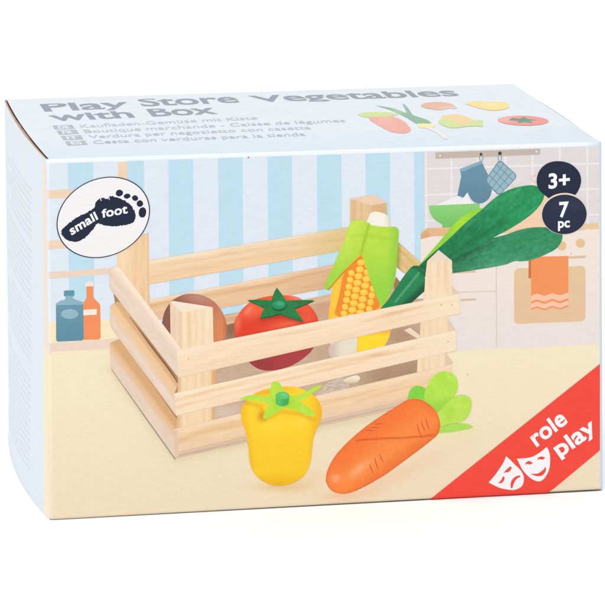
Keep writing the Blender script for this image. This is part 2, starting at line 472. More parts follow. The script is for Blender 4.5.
# ---- bottles on the shelf
p = fp('printed_bottle', 'printed orange bottle with a white cap and label')
p.poly([(85.6, 281.6), (89, 280.6), (93.6, 281.2), (93.9, 286), (85.7, 286)], (246, 224, 216))
p.poly(curve([(86.8, 285.8, 1), (93.5, 285.8, 1), (93.8, 296), (96.5, 300), (100, 303.5), (100.6, 308, 1), (100.9, 337, 1), (99.5, 338.8, 1), (82, 339.2, 1), (82, 306, 1), (84, 301.5), (86.6, 297)]), cloth((240, 144, 90), 4))
p.poly([(83, 309.2), (97, 308.4), (97.1, 314), (83.1, 314.8)], (247, 232, 220)); p.build()
p = fp('printed_bottle', 'printed teal bottle with an oval label')
p.poly(rrect(64, 290, 74.5, 295.8, 1, -.03), (98, 148, 164))
p.poly(curve([(65.8, 295.4, 1), (72.6, 295.2, 1), (73.4, 298), (78, 299.8), (82.6, 301.5), (83.4, 305, 1), (56, 305.5, 1), (56.2, 303), (60, 300.5), (65, 298.6)]), (140, 178, 193))
p.poly(curve([(56, 304.6, 1), (83.5, 304, 1), (84, 338, 1), (82.5, 339.8, 1), (57.8, 341, 1), (56.2, 339.5, 1)]), lambda x, y: mixc((104, 150, 168), (92, 140, 162), smooth(305, 340, y)) + 5 * (fbm(x * .5, y * 1.1, 6)[:, None] - .5), 2)
p.poly(ell(69.8, 313.3, 8.7, 4.9), (146, 182, 196)); p.build()

# ---- the wooden crate and what is in it
LIGHT = np.array([246, 222, 192.]); MID = np.array([234, 198, 158.]); DARK = np.array([214, 168, 120.]); PINK = np.array([236, 214, 198.])
def wood(seed, a=LIGHT, b=MID, L=200., rows=5., tint=None, lo=None, hi=.0, knots=()):
    """grain running along u; lo = colour toward v=1, tint = colour toward u=1"""
    def f(x, y, u, v):
        vv = v + .09 * (fbm(u * L * .012, v * 1.3, seed) - .5) * 2
        g = fbm(u * L * .018, vv * rows * 2.2, seed + 3, 3)
        ring = .5 + .5 * np.sin(2 * np.pi * (vv * rows * .55 + 1.3 * fbm(u * L * .01, vv * 1.5, seed + 9)))
        fine = vnoise(u * L * .09, v * rows * 9, seed + 5)
        c = mixc(a, b, .75 * ring * smooth(.25, .7, g) + .35 * g)
        c = mixc(c, DARK, .34 * smooth(.6, .85, g) * ring)
        c = c + (fine[:, None] - .5) * np.array([9, 11, 13.])
        if lo is not None: c = mixc(c, lo, smooth(.45, 1.0, v) * .8)
        if hi: c = mixc(c, (252, 236, 214), hi * smooth(.3, .0, v))
        if tint is not None: c = mixc(c, tint[0], tint[1] * smooth(tint[2], 1, u))
        for ku, kv, r in knots: c = mixc(c, (196, 146, 100), .6 * np.exp(-((u - ku) * L / r) ** 2 - ((v - kv) * 30 / r) ** 2))
        c = mixc(c, (216, 184, 148), .35 * smooth(.04, 0, v)); c = mixc(c, (208, 172, 134), .35 * smooth(.95, 1, v))
        return c
    return f
def flip(f):  # grain across: for upright posts
    return lambda x, y, u, v: f(x, y, v, u)
def wpoly(p, pts, a, b, ang, seed, step=1.1, shade=None):
    """wooden face of any outline, grain along angle ang"""
    c, s = math.cos(math.radians(ang)), math.sin(math.radians(ang))
    def f(x, y):
        uu = x * c + y * s; vv = -x * s + y * c
        vw = vv * .22 + .5 * fbm(uu * .03, vv * .08, seed)
        g = fbm(uu * .03, vw * 1.4, seed + 3)
        ring = .5 + .5 * np.sin(2 * np.pi * vw * .6)
        col = mixc(a, b, .6 * ring * g + .4 * g)
        col = col + (vnoise(uu * .15, vv * 1.3, seed)[:, None] - .5) * 9
        return shade(x, y, col) if shade else col
    p.poly(pts, f, step)

crate = fp('printed_crate', 'printed pale wooden slatted crate')
# inside, in its own shade as the photographer printed it
def inner(x, y):
    c = mixc((192, 160, 134), (206, 178, 154), fbm(x * .03, y * .1, 4))
    c = mixc(c, (140, 98, 74), gauss(x, y, 232, 328, 13, 18) * .95 + gauss(x, y, 238, 366, 20, 6, -15) * .0)
    c = mixc(c, (206, 160, 126), gauss(x, y, 324, 306, 8, 14))
    c = mixc(c, (222, 200, 184), gauss(x, y, 228, 412, 18, 9) * .8)
    c = mixc(c, (170, 138, 112), smooth(350, 385, x) * smooth(345, 372, y) * .9)
    c = mixc(c, (176, 140, 112), gauss(x, y, 402, 335, 18, 10) * .9)
    return c + (vnoise(x * .25, y * 1.2, 6)[:, None] - .5) * 8
crate.poly([(150, 336), (227, 314), (330, 295), (424, 279), (424, 376), (300, 404), (178, 432)], inner, 1.6)
# rear post, right
wpoly(crate, [(351, 199), (372, 204), (388, 202.5), (388, 252), (351, 262)], (233, 202, 160), (214, 174, 126), 90, 21)
crate.poly([(350.4, 198.2), (375, 194.2), (388, 202.3), (372.5, 205)], (236, 206, 178))
crate.poly([(372.3, 205), (388, 202.3), (388, 240), (373, 240)], lambda x, y: mixc((226, 190, 142), (210, 168, 118), fbm(x * .3, y * .04, 2)), 2)
# third rear slat, low and in shade
crate.quad([(150, 330), (332, 293.5), (332, 300), (150, 342)], wood(31, (224, 188, 154), (206, 160, 122), 180, 2), 90, 8)
# rear slats
crate.quad([(149, 299.3), (352, 260.5), (352, 283.5), (149, 321)], wood(33, (236, 202, 162), (222, 176, 132), 200, 4, ((206, 156, 114), .5, .5), (228, 190, 154), .5), 130, 34)
crate.quad([(149, 259.8), (352, 226), (352, 248.8), (149, 284)], wood(38, (242, 214, 178), (230, 194, 148), 200, 4, ((216, 190, 124), .75, .68), (240, 204, 162), .6), 130, 36)
# rear post, left
wpoly(crate, [(117.4, 246), (149.2, 232), (149.8, 290), (151, 312), (158, 322), (117.6, 272)], (243, 212, 172), (232, 188, 142), 90, 41,
      shade=lambda x, y, c: mixc(mixc(c, (250, 226, 192), gauss(x, y, 124, 262, 6, 60) * .5), (222, 176, 128), smooth(146, 151, x) * .6))
# right-hand inner slats
wpoly(crate, [(398, 240.5), (423, 263), (412, 276), (397, 268)], (232, 202, 146), (206, 170, 104), 42, 43, 1,
      lambda x, y, c: mixc(c, (150, 130, 60), smooth(404, 397, x) * .8))
crate.poly([(396.5, 265.5), (408, 276.5), (402, 283), (395.5, 276)], (230, 234, 238))
crate.poly([(397, 276), (402, 282.5), (396, 291), (394.5, 285)], (160, 120, 76))
crate.poly([(405, 329.6), (411, 327), (421, 335), (421, 339.6)], (240, 218, 192)); crate.poly([(417, 325.5), (421, 324.5), (421, 331)], (196, 166, 136))
crate.poly([(416, 298), (424.6, 290), (424.6, 298)], (232, 226, 222))

# mushroom
mush = fp('printed_mushroom', 'printed round brown mushroom cap in the crate')
def f_m(x, y):
    c = mixc((186, 116, 92), (140, 88, 74), smooth(204, 168, x))
    c = mixc(c, (220, 132, 86), smooth(198, 222, x) * smooth(296, 325, y))
    c = mixc(c, (186, 140, 126), gauss(x, y, 199, 297, 17, 4.5, 8) * .8 + gauss(x, y, 214, 318, 3, 8, -20) * .35)
    c = mixc(c, (150, 84, 66), smooth(222, 229, x) * .5)
    return c + (vnoise(x * .4, y * .9, 2)[:, None] - .5) * 6
mush.poly(curve([(162.6, 326), (165, 312), (172, 301), (182, 294.8), (192, 293), (204, 295), (215, 301), (223, 311), (227.6, 324), (226.5, 338), (222, 352, 1), (176, 352, 1), (165, 338)]), f_m, 1.4); mush.build()

# tomato
tom = fp('printed_tomato', 'printed red tomato with a dark green felt star leaf')
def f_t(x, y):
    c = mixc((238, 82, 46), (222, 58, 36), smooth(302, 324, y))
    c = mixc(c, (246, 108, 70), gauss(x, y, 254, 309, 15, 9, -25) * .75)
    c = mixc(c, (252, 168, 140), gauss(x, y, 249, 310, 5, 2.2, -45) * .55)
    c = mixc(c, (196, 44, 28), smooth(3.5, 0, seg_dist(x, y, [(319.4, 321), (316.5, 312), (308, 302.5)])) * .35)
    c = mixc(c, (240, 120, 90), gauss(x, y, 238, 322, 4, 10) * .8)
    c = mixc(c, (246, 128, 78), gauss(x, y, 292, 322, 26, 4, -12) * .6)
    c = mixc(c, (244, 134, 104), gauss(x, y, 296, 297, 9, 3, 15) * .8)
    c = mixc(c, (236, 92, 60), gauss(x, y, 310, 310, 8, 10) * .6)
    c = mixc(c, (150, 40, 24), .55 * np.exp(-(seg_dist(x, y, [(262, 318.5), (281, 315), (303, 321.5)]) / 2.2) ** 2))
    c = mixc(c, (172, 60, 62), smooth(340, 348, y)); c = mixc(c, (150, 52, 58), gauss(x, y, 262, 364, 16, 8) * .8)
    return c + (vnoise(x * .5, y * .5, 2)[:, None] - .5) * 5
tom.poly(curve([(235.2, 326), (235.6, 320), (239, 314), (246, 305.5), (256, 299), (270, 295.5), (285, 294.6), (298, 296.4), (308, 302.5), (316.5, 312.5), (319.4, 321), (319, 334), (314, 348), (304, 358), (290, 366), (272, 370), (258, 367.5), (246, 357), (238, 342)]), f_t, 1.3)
star = [(277.8, 286.8, 1), (282.5, 293), (287.2, 299.8, 1), (300, 299.4), (315.6, 299.3, 1), (305, 304), (295.5, 307.8, 1), (300, 313.5), (303.8, 320.4, 1), (292, 317), (281, 313, 1), (272, 315.4), (260.8, 317.4, 1), (263, 312), (265.2, 307.4, 1), (256, 303), (248, 299.5, 1), (260, 298.8), (272.4, 299.6, 1), (274.6, 293)]
FELT = lambda a, b, s: (lambda x, y: mixc(a, b, fbm(x * .22, y * .22, s)) + (vnoise(x * .9, y * .9, s)[:, None] - .5) * 12)
tom.poly([(x + .6, y + 1.0) for x, y in curve(star, 4)], (22, 84, 44))
tom.poly(curve(star, 4), FELT((24, 112, 56), (44, 138, 76), 5), 1.3)
tom.poly(ell(279.8, 305.8, 7.4, 4.8), (16, 92, 50))
tom.poly(ell(279.6, 304.2, 7, 4.3), lambda x, y: mixc((34, 136, 92), (74, 172, 134), gauss(x, y, 281, 303, 5, 2.5)), 1)
tom.build()

# corn
corn = fp('printed_corn', 'printed yellow corn cob with lime green felt husk')
def f_c(x, y):
    c = mixc((250, 184, 44), (246, 162, 36), smooth(345, 375, x))
    c = mixc(c, (255, 206, 70), gauss(x, y, 338, 300, 8, 40) * .8)
    c = mixc(c, (240, 196, 96), smooth(378, 386, x + (y - 300) * .3) * .6)
    c = mixc(c, (252, 216, 40), smooth(330, 336, y) * smooth(355, 362, x))
    c = mixc(c, (236, 228, 206), smooth(330, 336, y) * smooth(362, 352, x))
    return c + (vnoise(x * .5, y * .5, 3)[:, None] - .5) * 5
corn.poly(curve([(364, 248, 1), (352, 262), (340, 274), (334, 284), (331, 304), (329.3, 318), (330, 336), (336, 352), (352, 360), (372, 356), (386, 344), (392, 328), (392, 300), (384, 276), (374, 258)]), f_c, 1.3)
def kernel(x, y, w, h, a): corn.poly(curve([(x + dx * math.cos(a) - dy * math.sin(a), y + dx * math.sin(a) + dy * math.cos(a)) for dx, dy in [(-w, -h * .4), (-w * .6, -h), (w * .6, -h), (w, -h * .4), (w, h * .4), (w * .6, h), (-w * .6, h), (-w, h * .4)]], 3),
        lambda X, Y: mixc((255, 200, 58), (253, 214, 96), gauss(X, Y, x - .8, y - .8, 3, 2)), 1.4)
# orange net between the kernels, then the kernels in staggered columns
corn.poly(curve([(362, 255, 1), (353, 264), (345, 273), (341.6, 288), (338, 304), (336.5, 314), (350, 316), (378, 308), (378, 296), (372, 276), (366, 262)]), lambda x, y: mixc((244, 146, 44), (238, 128, 38), fbm(x * .2, y * .2, 3)), 1.6)
for ci in (-1, 0, 1, 2):
    corn.hold = False; LAYER[0] += 1; corn.hold = True
    for k in range(9):
        yy = 262 + k * 6.75 - ci * .5 + (3.2 if ci % 2 else 0); xx = 362 - (yy - 262) * .18 + ci * 8.3 * (1 if ci > -1 else .94)
        if yy > 318 or (yy - 254) < (362 - xx) * 1.02 + 3.2: continue
        kernel(xx, yy, 3.7 if ci in (0, 1) else 3.0, 2.85, -.12)
corn.hold = False
# pale stalk, husk leaves
corn.poly(curve([(367, 224), (369.5, 217), (371.5, 213), (376, 211.2), (384, 212.6), (388, 215), (391, 221), (391.5, 229, 1), (367.5, 228, 1)]), lambda x, y: mixc((243, 238, 224), (224, 218, 190), smooth(384, 392, x)), 1.6)
def f_h(x, y):
    c = mixc((186, 222, 70), (150, 210, 66), smooth(235, 300, y))
    c = mixc(c, (206, 230, 92), gauss(x, y, 352, 232, 8, 26, 20) * .7)
    c = mixc(c, (120, 190, 58), smooth(386, 399, x) * .5)
    c = mixc(c, (150, 186, 40), .7 * np.exp(-(seg_dist(x, y, [(370, 224), (366, 238), (362, 253)]) / 1.4) ** 2))
    c = mixc(c, (164, 206, 60), .5 * np.exp(-(seg_dist(x, y, [(352, 236), (368, 234), (398, 240)]) / 2.0) ** 2))
    return c + (vnoise(x * .7, y * .7, 3)[:, None] - .5) * 9
corn.poly([(327, 288.6), (342, 273), (354, 262), (363, 254), (361, 258), (352, 265), (338, 280), (330, 289.6)], (206, 142, 36))
corn.poly(curve([(351, 223.4), (357, 219.4), (364, 220.4), (371, 222.6, 1), (366, 240), (361.5, 253.4, 1), (346, 269), (331.5, 285.5), (328.6, 288), (325.4, 287.6), (327, 282), (335, 264), (344, 243)]), f_h, 1.4)
corn.poly(curve([(370, 222.4, 1), (372.6, 224.6), (383, 226), (390.6, 226.6), (396.6, 226.6), (399.8, 231), (398.8, 248), (396.4, 276), (391, 293), (384.5, 304.6), (382.4, 305.6), (378, 297), (371.2, 280), (366.5, 264), (362, 252.6, 1), (365.8, 238)]), f_h, 1.4)
corn.build()

# leek
leek = fp('printed_leek', 'printed dark green felt leek lying out of the crate')
leek.poly(curve([(418, 267, 1), (430, 253), (444.6, 236), (453, 225.5), (461, 217.6), (468, 212.8), (475, 209.3), (482.6, 207.6, 1), (483, 211, 1), (470, 222), (450, 242), (424, 270, 1)]), lambda x, y: mixc((142, 208, 60), (168, 220, 50), gauss(x, y, 462, 222, 14, 5, -42)) + (vnoise(x * .6, y * .6, 3)[:, None] - .5) * 8, 1.3)
def f_l2(x, y):
    c = mixc((46, 138, 90), (68, 154, 112), smooth(235, 265, y) * .6)
    c = mixc(c, (22, 78, 52), smooth(516, 458, x) * smooth(9, -1, (y - 258.6) + (x - 453) * .50) * .95)
    c = mixc(c, (30, 100, 66), smooth(496, 462, x) * .5)
    c = mixc(c, (110, 166, 140), .35 * smooth(.0, 1, gauss(x, y, 500, 264, 40, 3, -8)))
    g = .5 * fbm(x * .35, y * .35, 12, 3) + .5 * fbm((x * .95 - y * .25) * .12, (x * .25 + y * .95) * .8, 14) - .5
    c = mixc(c, (84, 156, 120), .35 * np.exp(-(seg_dist(x, y, [(453, 258), (493, 240), (531, 228)]) / 1.2) ** 2))
    return c + g[:, None] * np.array([44, 52, 46.]) + (vnoise(x * 1.1, y * 1.1, 3)[:, None] - .5) * 12
leek.poly(curve([(452, 254, 1), (470, 245), (490, 238.4), (506, 234.2), (519, 229.8), (531, 227.2), (546, 226.8), (557, 228.6), (562.4, 233.8), (561.6, 241), (556, 248.4), (544, 254.8), (531, 259.6), (521, 260.8), (515, 260.6), (506, 264), (487, 267.6), (453.4, 272.6, 1)]), f_l2, 1.2)
def f_l1(x, y):
    c = mixc((28, 126, 76), (34, 146, 86), smooth(450, 530, x))
    c = mixc(c, (18, 92, 56), smooth(452, 424, x) * .7)
    c = mixc(c, (44, 150, 88), gauss(x, y, 520, 196, 24, 8, -25) * .5)
    g = .5 * fbm(x * .35, y * .35, 22, 3) + .5 * fbm((x * .8 - y * .6) * .12, (x * .6 + y * .8) * .8, 24) - .5
    c = mixc(c, (20, 104, 62), .5 * np.exp(-(seg_dist(x, y, [(440, 262), (470, 242), (505, 222)]) / 3) ** 2))
    c = mixc(c, (74, 166, 112), .4 * np.exp(-(seg_dist(x, y, [(466, 226), (496, 200), (520, 189)]) / 2.2) ** 2))
    return c + g[:, None] * np.array([42, 54, 42.]) + (vnoise(x * 1.1, y * 1.1, 9)[:, None] - .5) * 14
leek.poly(curve([(417, 268, 1), (430, 256), (450, 238), (466, 222.8), (482.4, 209.2), (495, 198), (507, 190.6), (520, 186.4), (533, 185), (541, 188), (544.6, 193), (542.8, 201), (536, 210), (526, 218.4), (511, 228), (493, 237.6), (472, 249), (453, 258.6), (440, 268), (426, 276, 1)]), f_l1, 1.2)
def f_ls(x, y):
    c = mixc((28, 120, 70), (40, 138, 84), fbm(x * .1, y * .1, 3))
    c = mixc(c, (12, 72, 44), smooth(3, 11, (x - 383) * .69 + (y - 305) * .72 - 6) * .8)
    c = mixc(c, (104, 178, 134), .75 * np.exp(-(seg_dist(x, y, [(419.6, 272.5), (396.5, 301)]) / 1.1) ** 2))
    c = mixc(c, (16, 80, 50), .6 * np.exp(-(seg_dist(x, y, [(413, 266), (420, 268), (425, 274)]) / 1.6) ** 2))
    return c + (vnoise(x * .8, y * .8, 5)[:, None] - .5) * 8
leek.poly(curve([(381.5, 308, 1), (390, 297.5), (401.6, 280), (409, 270), (413.6, 265.6), (418.6, 264.8, 1), (425.6, 270, 1), (426, 290, 1), (416, 299, 1), (400, 312, 1)]), f_ls, 1.2)
leek.build()

# white bulbs and roots glimpsed between the front slats
ro = fp('printed_leek_root', 'printed pale leek bulb and stringy roots seen between the slats')
ro.poly(curve([(331, 345), (342, 339), (352, 336), (358, 337), (356, 352), (346, 358), (334, 358), (330, 352)]), lambda x, y: mixc((232, 222, 200), (214, 190, 176), smooth(344, 332, x)), 1.6)
ro.poly(curve([(318, 395), (326, 385), (338, 378), (347, 379), (350, 387), (340, 396), (324, 400)]), lambda x, y: mixc((212, 196, 180), (198, 176, 156), fbm(x * .5, y * .5, 3)), 1.2)
for k in range(34):
    a = random.uniform(322, 336); b = random.uniform(382, 398); q = [(a, b)]
    for j in range(7): q.append((q[-1][0] + random.uniform(1.2, 3.2), q[-1][1] - random.uniform(-.9, 1.7)))
    ro.poly(band(q, .55), random.choice([(224, 210, 196), (200, 180, 162), (216, 201, 186), (192, 170, 150)]))
ro.poly(curve([(344, 380), (350, 376.5), (358, 374.6), (361, 378), (357, 382), (350, 383)]), lambda x, y: mixc((240, 230, 206), (214, 196, 160), smooth(377, 383, y)), 1)
ro.build()

# side slats at the left, front post pieces, front slats
crate.poly([(114, 292), (178, 375), (179, 384), (181, 430), (176, 459), (150, 412), (122, 350)], lambda x, y: mixc((190, 146, 104), (160, 116, 80), fbm(x * .05, y * .05, 3)), 3)
def lslat(out, top_col, seed, face=(236, 216, 198)):
    wpoly(crate, out, face, (226, 198, 174), 53, seed, 1.0, top_col)
def shade3(x, y, c):
    t = (x - 112) * -.80 + (y - 342) * .6
    c = mixc(c, (230, 184, 136), smooth(14, 4, t + 4)); c = mixc(c, (206, 158, 112), smooth(1.5, -1.2, t) * .6)
    return mixc(c, (224, 206, 194), smooth(17, 24, t))
lslat(curve([(110.4, 343.4, 1), (112, 341.4, 1), (121, 338.4, 1), (181.5, 424.5, 1), (174.6, 428.4, 1), (176, 457.6, 1), (111.6, 367.5, 1)], 5), shade3, 51, (232, 210, 192))
crate.poly(band([(112, 368.5), (144, 414), (176, 459)], [.6, 1.2, 1.0]), (172, 154, 140))
def shade2(x, y, c):
    t = (x - 110.5) * -.80 + (y - 305) * .6
    c = mixc(c, (238, 196, 150), smooth(9, 1, t + 2) * .9); return mixc(c, (206, 158, 110), smooth(-3.5, -6, t) * .6)
lslat(curve([(110.4, 307, 1), (111.8, 304.4, 1), (118.4, 300.6, 1), (122.6, 303, 1), (179, 383.5, 1), (175, 393, 1), (177, 415.4, 1), (112, 327.6, 1), (110.6, 323, 1)], 5), shade2, 53)
crate.poly(band([(130, 316), (150, 343), (171.5, 371), (179, 383)], [.5, 1.6, 1.8, .8]), (136, 92, 58))
def shade1(x, y, c):
    t = (x - 110) * -.78 + (y - 268) * .62
    c = mixc(c, (250, 230, 206), smooth(1, -5, t) * .8); return mixc(c, (232, 212, 198), smooth(8, 14, t) * .7)
# front post at the left, seen above and between the slats
wpoly(crate, [(170.6, 301.6), (183, 311.5), (182.4, 348.5), (171.4, 340)], (240, 216, 190), (230, 196, 162), 90, 61, 1)
wpoly(crate, [(183, 311.5), (213.6, 306.6), (214.4, 342), (182.4, 349)], (250, 230, 200), (238, 206, 162), 90, 63, 1, lambda x, y, c: mixc(c, (228, 188, 138), gauss(x, y, 190, 330, 2.5, 26) * .6))
crate.poly([(170.6, 301.4), (174, 300.2), (213.6, 306.4), (183, 311.8)], cloth((244, 226, 206), 3))
lslat(curve([(109.8, 270, 1), (111, 267.6, 1), (117.4, 265.4, 1), (120.4, 267, 1), (182, 348, 1), (177.6, 349, 1), (179.4, 377.4, 1), (112, 290, 1), (110, 286.4, 1)], 5), shade1, 55)
for q in ([(179, 372), (216.5, 365), (216.5, 385), (178, 396)], [(178, 410), (214.5, 402), (214.5, 424), (177, 431)]):
    wpoly(crate, q, (247, 222, 186), (234, 196, 150), 90, 65, 1, lambda x, y, c: mixc(mixc(c, (226, 168, 106), smooth(211.5, 213.5, x) * .9), (214, 170, 124), smooth(184, 178, x) * .7))
# front post at the right
for q, s_ in (([(421.5, 318), (449.5, 312), (449.5, 336), (420.5, 342)], 71), ([(418.5, 356), (446.5, 350), (446.5, 372), (417.5, 378)], 73)):
    wpoly(crate, q, (246, 224, 192), (236, 202, 160), 90, s_, 1)
crate.poly([(448.8, 318), (456.4, 330.5), (448.8, 332)], (228, 202, 178)); crate.poly([(446.2, 352), (453.6, 362), (446.2, 368)], (226, 198, 174))
wpoly(crate, [(428, 260.4), (439.5, 249.4), (452.8, 260.2), (453, 296), (424.4, 302), (426.6, 272)], (248, 226, 194), (236, 202, 162), 90, 75, 1,
      lambda x, y, c: mixc(c, (232, 214, 200), smooth(264, 256, y)))
crate.poly([(452.6, 285.4), (459.6, 293.2), (452.6, 294.8)], (226, 200, 176))
# front slats
crate.quad([(174.5, 428.3), (452.5, 363.5), (452.5, 396), (176, 457.6)], wood(81, (242, 212, 174), (234, 194, 150), 280, 4, None, (226, 196, 170), .35), 170, 46)
for k in range(4):
    f = lambda t, k=k: (176 + t * 232, 452.5 - t * 52.5 + k * 1.25)
    crate.poly(band([f(0), f(.5), f(1)], .5), [(196, 172, 152), (206, 186, 168), (180, 164, 152), (160, 146, 136)][k])
wpoly(crate, [(174.5, 428.6), (178, 430), (179.5, 456.8), (176, 457.6)], (228, 200, 176), (218, 186, 158), 90, 83, 1)
crate.quad([(175, 392.6), (456.4, 329.2), (457, 350), (177, 415.4)], wood(85, (250, 226, 196), (240, 206, 166), 280, 3.2, ((246, 226, 198), .7, .7), (246, 220, 192), .6), 170, 36)
crate.quad([(177.6, 348.8), (459.6, 292.6), (460.6, 313), (179.4, 377.4)], wood(88, (248, 224, 194), (240, 206, 166), 280, 3.4, ((248, 228, 198), .7, .75), (242, 216, 186), .5), 170, 40)
for x, y in ((189.5, 358.5), (452.5, 304.5), (449, 341), (442, 304)): crate.poly(ell(x, y, .7, .7, n=10), (196, 160, 124))
crate.build()

# ---- yellow pepper in front of the crate
pep = fp('printed_pepper', 'printed yellow bell pepper with a lime star leaf')
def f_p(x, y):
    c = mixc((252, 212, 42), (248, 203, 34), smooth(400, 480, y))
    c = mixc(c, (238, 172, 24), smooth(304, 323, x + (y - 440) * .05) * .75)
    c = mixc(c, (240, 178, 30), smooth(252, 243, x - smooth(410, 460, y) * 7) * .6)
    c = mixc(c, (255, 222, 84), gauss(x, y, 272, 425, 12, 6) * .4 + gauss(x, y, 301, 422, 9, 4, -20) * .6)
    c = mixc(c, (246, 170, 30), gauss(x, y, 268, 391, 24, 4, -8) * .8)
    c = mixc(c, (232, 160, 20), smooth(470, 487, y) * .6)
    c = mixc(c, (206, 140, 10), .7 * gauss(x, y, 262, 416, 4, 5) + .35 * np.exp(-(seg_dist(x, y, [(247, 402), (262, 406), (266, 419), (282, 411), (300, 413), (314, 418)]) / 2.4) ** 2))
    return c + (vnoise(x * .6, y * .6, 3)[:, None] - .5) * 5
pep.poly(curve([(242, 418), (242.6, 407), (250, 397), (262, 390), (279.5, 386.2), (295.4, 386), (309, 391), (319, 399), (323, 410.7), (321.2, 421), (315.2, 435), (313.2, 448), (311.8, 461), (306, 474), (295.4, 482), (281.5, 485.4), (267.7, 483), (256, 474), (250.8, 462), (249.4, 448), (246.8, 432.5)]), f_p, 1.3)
LF = curve([(240, 398.6, 1), (247, 395.6), (256, 394.2), (269.6, 396, 1), (271, 389), (272.6, 382.6), (276, 380.4), (281, 383), (287.6, 393.4, 1), (297, 395), (307, 390.6), (317, 385.4), (321.4, 384.6), (321.8, 387), (313, 393), (301.6, 401, 1), (308, 405.4), (315, 412), (316, 415), (310, 415.6), (298, 410.4), (287, 407.4, 1), (280, 410.6), (272, 415.8), (266.4, 418.4), (264, 415.8), (267, 410), (269.4, 403.6, 1), (260, 401), (247, 399.6)], 5)
pep.poly(LF, lambda x, y: mixc(mixc((176, 222, 52), (196, 230, 84), fbm(x * .2, y * .2, 3)), (142, 200, 40), gauss(x, y, 284, 402, 9, 6) * .7) + (vnoise(x * .8, y * .8, 3)[:, None] - .5) * 8, 1.3)
pep.poly(np.r_[ell(283.5, 395, 6.8, 4, n=24, a0=180, a1=360), ell(283.3, 402, 6.4, 3.6, n=24, a0=0, a1=180)], lambda x, y: mixc((62, 176, 84), (96, 196, 108), gauss(x, y, 280, 400, 3, 8)), 1)
pep.poly(ell(283.5, 395, 6.7, 4), lambda x, y: mixc((92, 196, 112), (120, 208, 130), gauss(x, y, 285, 394, 4, 2)), 1)
pep.build()

# ---- carrot
car = fp('printed_carrot', 'printed orange wooden carrot with lime felt leaves')
GL = lambda s, a=(170, 222, 66), b=(190, 232, 92): (lambda x, y: mixc(a, b, fbm(x * .12, y * .12, s)) + (vnoise(x * .8, y * .8, s)[:, None] - .5) * 10)
car.poly(curve([(436, 429, 1), (443, 426), (456, 423), (467.7, 423.6), (474.2, 426.6, 1), (464, 429.4), (453, 431.2), (441, 432.4), (434, 434, 1)]), GL(3, (166, 220, 80), (180, 226, 100)), 1.4)
car.poly(curve([(408, 400, 1), (410.4, 390.6), (414.8, 386), (421.4, 385.4), (427, 389), (430, 398), (430, 408, 1)]), GL(4, (126, 208, 62), (144, 214, 76)), 1.4)
car.poly(curve([(436, 416, 1), (445, 404), (456, 396), (464.4, 394.4), (471, 398), (472.2, 406), (469.3, 414.6), (462.7, 421), (453, 423), (443, 425.6), (438, 428, 1)]), GL(5, (170, 218, 64), (198, 232, 100)), 1.4)
car.poly(curve([(424, 404, 1), (425.4, 393), (430.5, 380), (438, 372.6), (446, 370.6), (454.5, 374), (458.6, 381.5), (457.4, 391.4), (451, 399.8), (444.5, 405), (438, 412), (436, 416, 1)]), lambda x, y: mixc(GL(6)(x, y), (134, 200, 56), smooth(392, 408, y) * .55), 1.4)
def f_ca(x, y):
    t = (x - 335) * .80 - (y - 482) * .60           # along
    s = (x - 335) * .60 + (y - 482) * .80           # across, positive to the lower side
    c = mixc((249, 136, 62), (245, 118, 52), smooth(10, -26, s))
    c = mixc(c, (248, 146, 74), gauss(x, y, 385, 452, 42, 10, -37) * .6)
    c = mixc(c, (226, 98, 40), smooth(10, 26, s + .0 * t) * .5)
    c = mixc(c, (250, 176, 128), gauss(x, y, 360, 469, 13, 4.5, -37) * .8 + gauss(x, y, 337, 478, 5, 4) * .8)
    c = mixc(c, (240, 96, 40), smooth(112, 124, t) * .25)
    c = mixc(c, (206, 84, 26), .85 * np.exp(-(seg_dist(x, y, [(358, 439.8), (379, 438.2), (399, 437.6), (420, 436.2), (434, 434.5)]) / .9) ** 2))
    c = mixc(c, (246, 138, 66), .4 * np.exp(-(seg_dist(x, y, [(362, 442), (420, 438.6), (434, 437)]) / 1.1) ** 2))
    c = mixc(c, (222, 92, 34), smooth(2.2, .2, seg_dist(x, y, [tuple(q) for q in CO] + [tuple(CO[0])])) * .45)
    return c + (vnoise(x * .5, y * .5, 3)[:, None] - .5) * 6
CO = curve([(327, 480), (329, 469), (336, 456), (346, 444.5), (357.7, 433.6), (371.6, 422.6), (389.4, 410.8), (401, 403.4), (408, 399.4), (416.4, 398.2), (426, 401), (436, 409.6), (440.4, 419.5), (441, 427), (438.8, 433.4), (434.6, 437.8), (420, 449.4), (405, 460.6), (387.5, 473.4), (371.6, 483), (357.7, 490), (345.8, 493.4), (336, 492), (330, 487.4)], 6)
car.poly(CO, f_ca, 1.3)
for q in ([(418, 423.6), (419.6, 430), (422, 436)], [(422, 420), (423.4, 425), (425.6, 430)], [(426.7, 418), (428.2, 424), (430.2, 429.4)],
          [(370.6, 464), (372, 468), (374, 473)], [(375.6, 457.4), (377, 463), (379.2, 469)], [(380.5, 453.4), (382, 457.6), (384.2, 462)],
          [(366.6, 430.2), (370, 429.6), (374.8, 430.2)], [(371, 427.4), (375, 426.6), (380, 427)], [(376, 424), (379.6, 423.2), (384, 423.3)]):
    car.poly(band(q, [.6, 1.0, .7]), (206, 82, 58))
car.build()

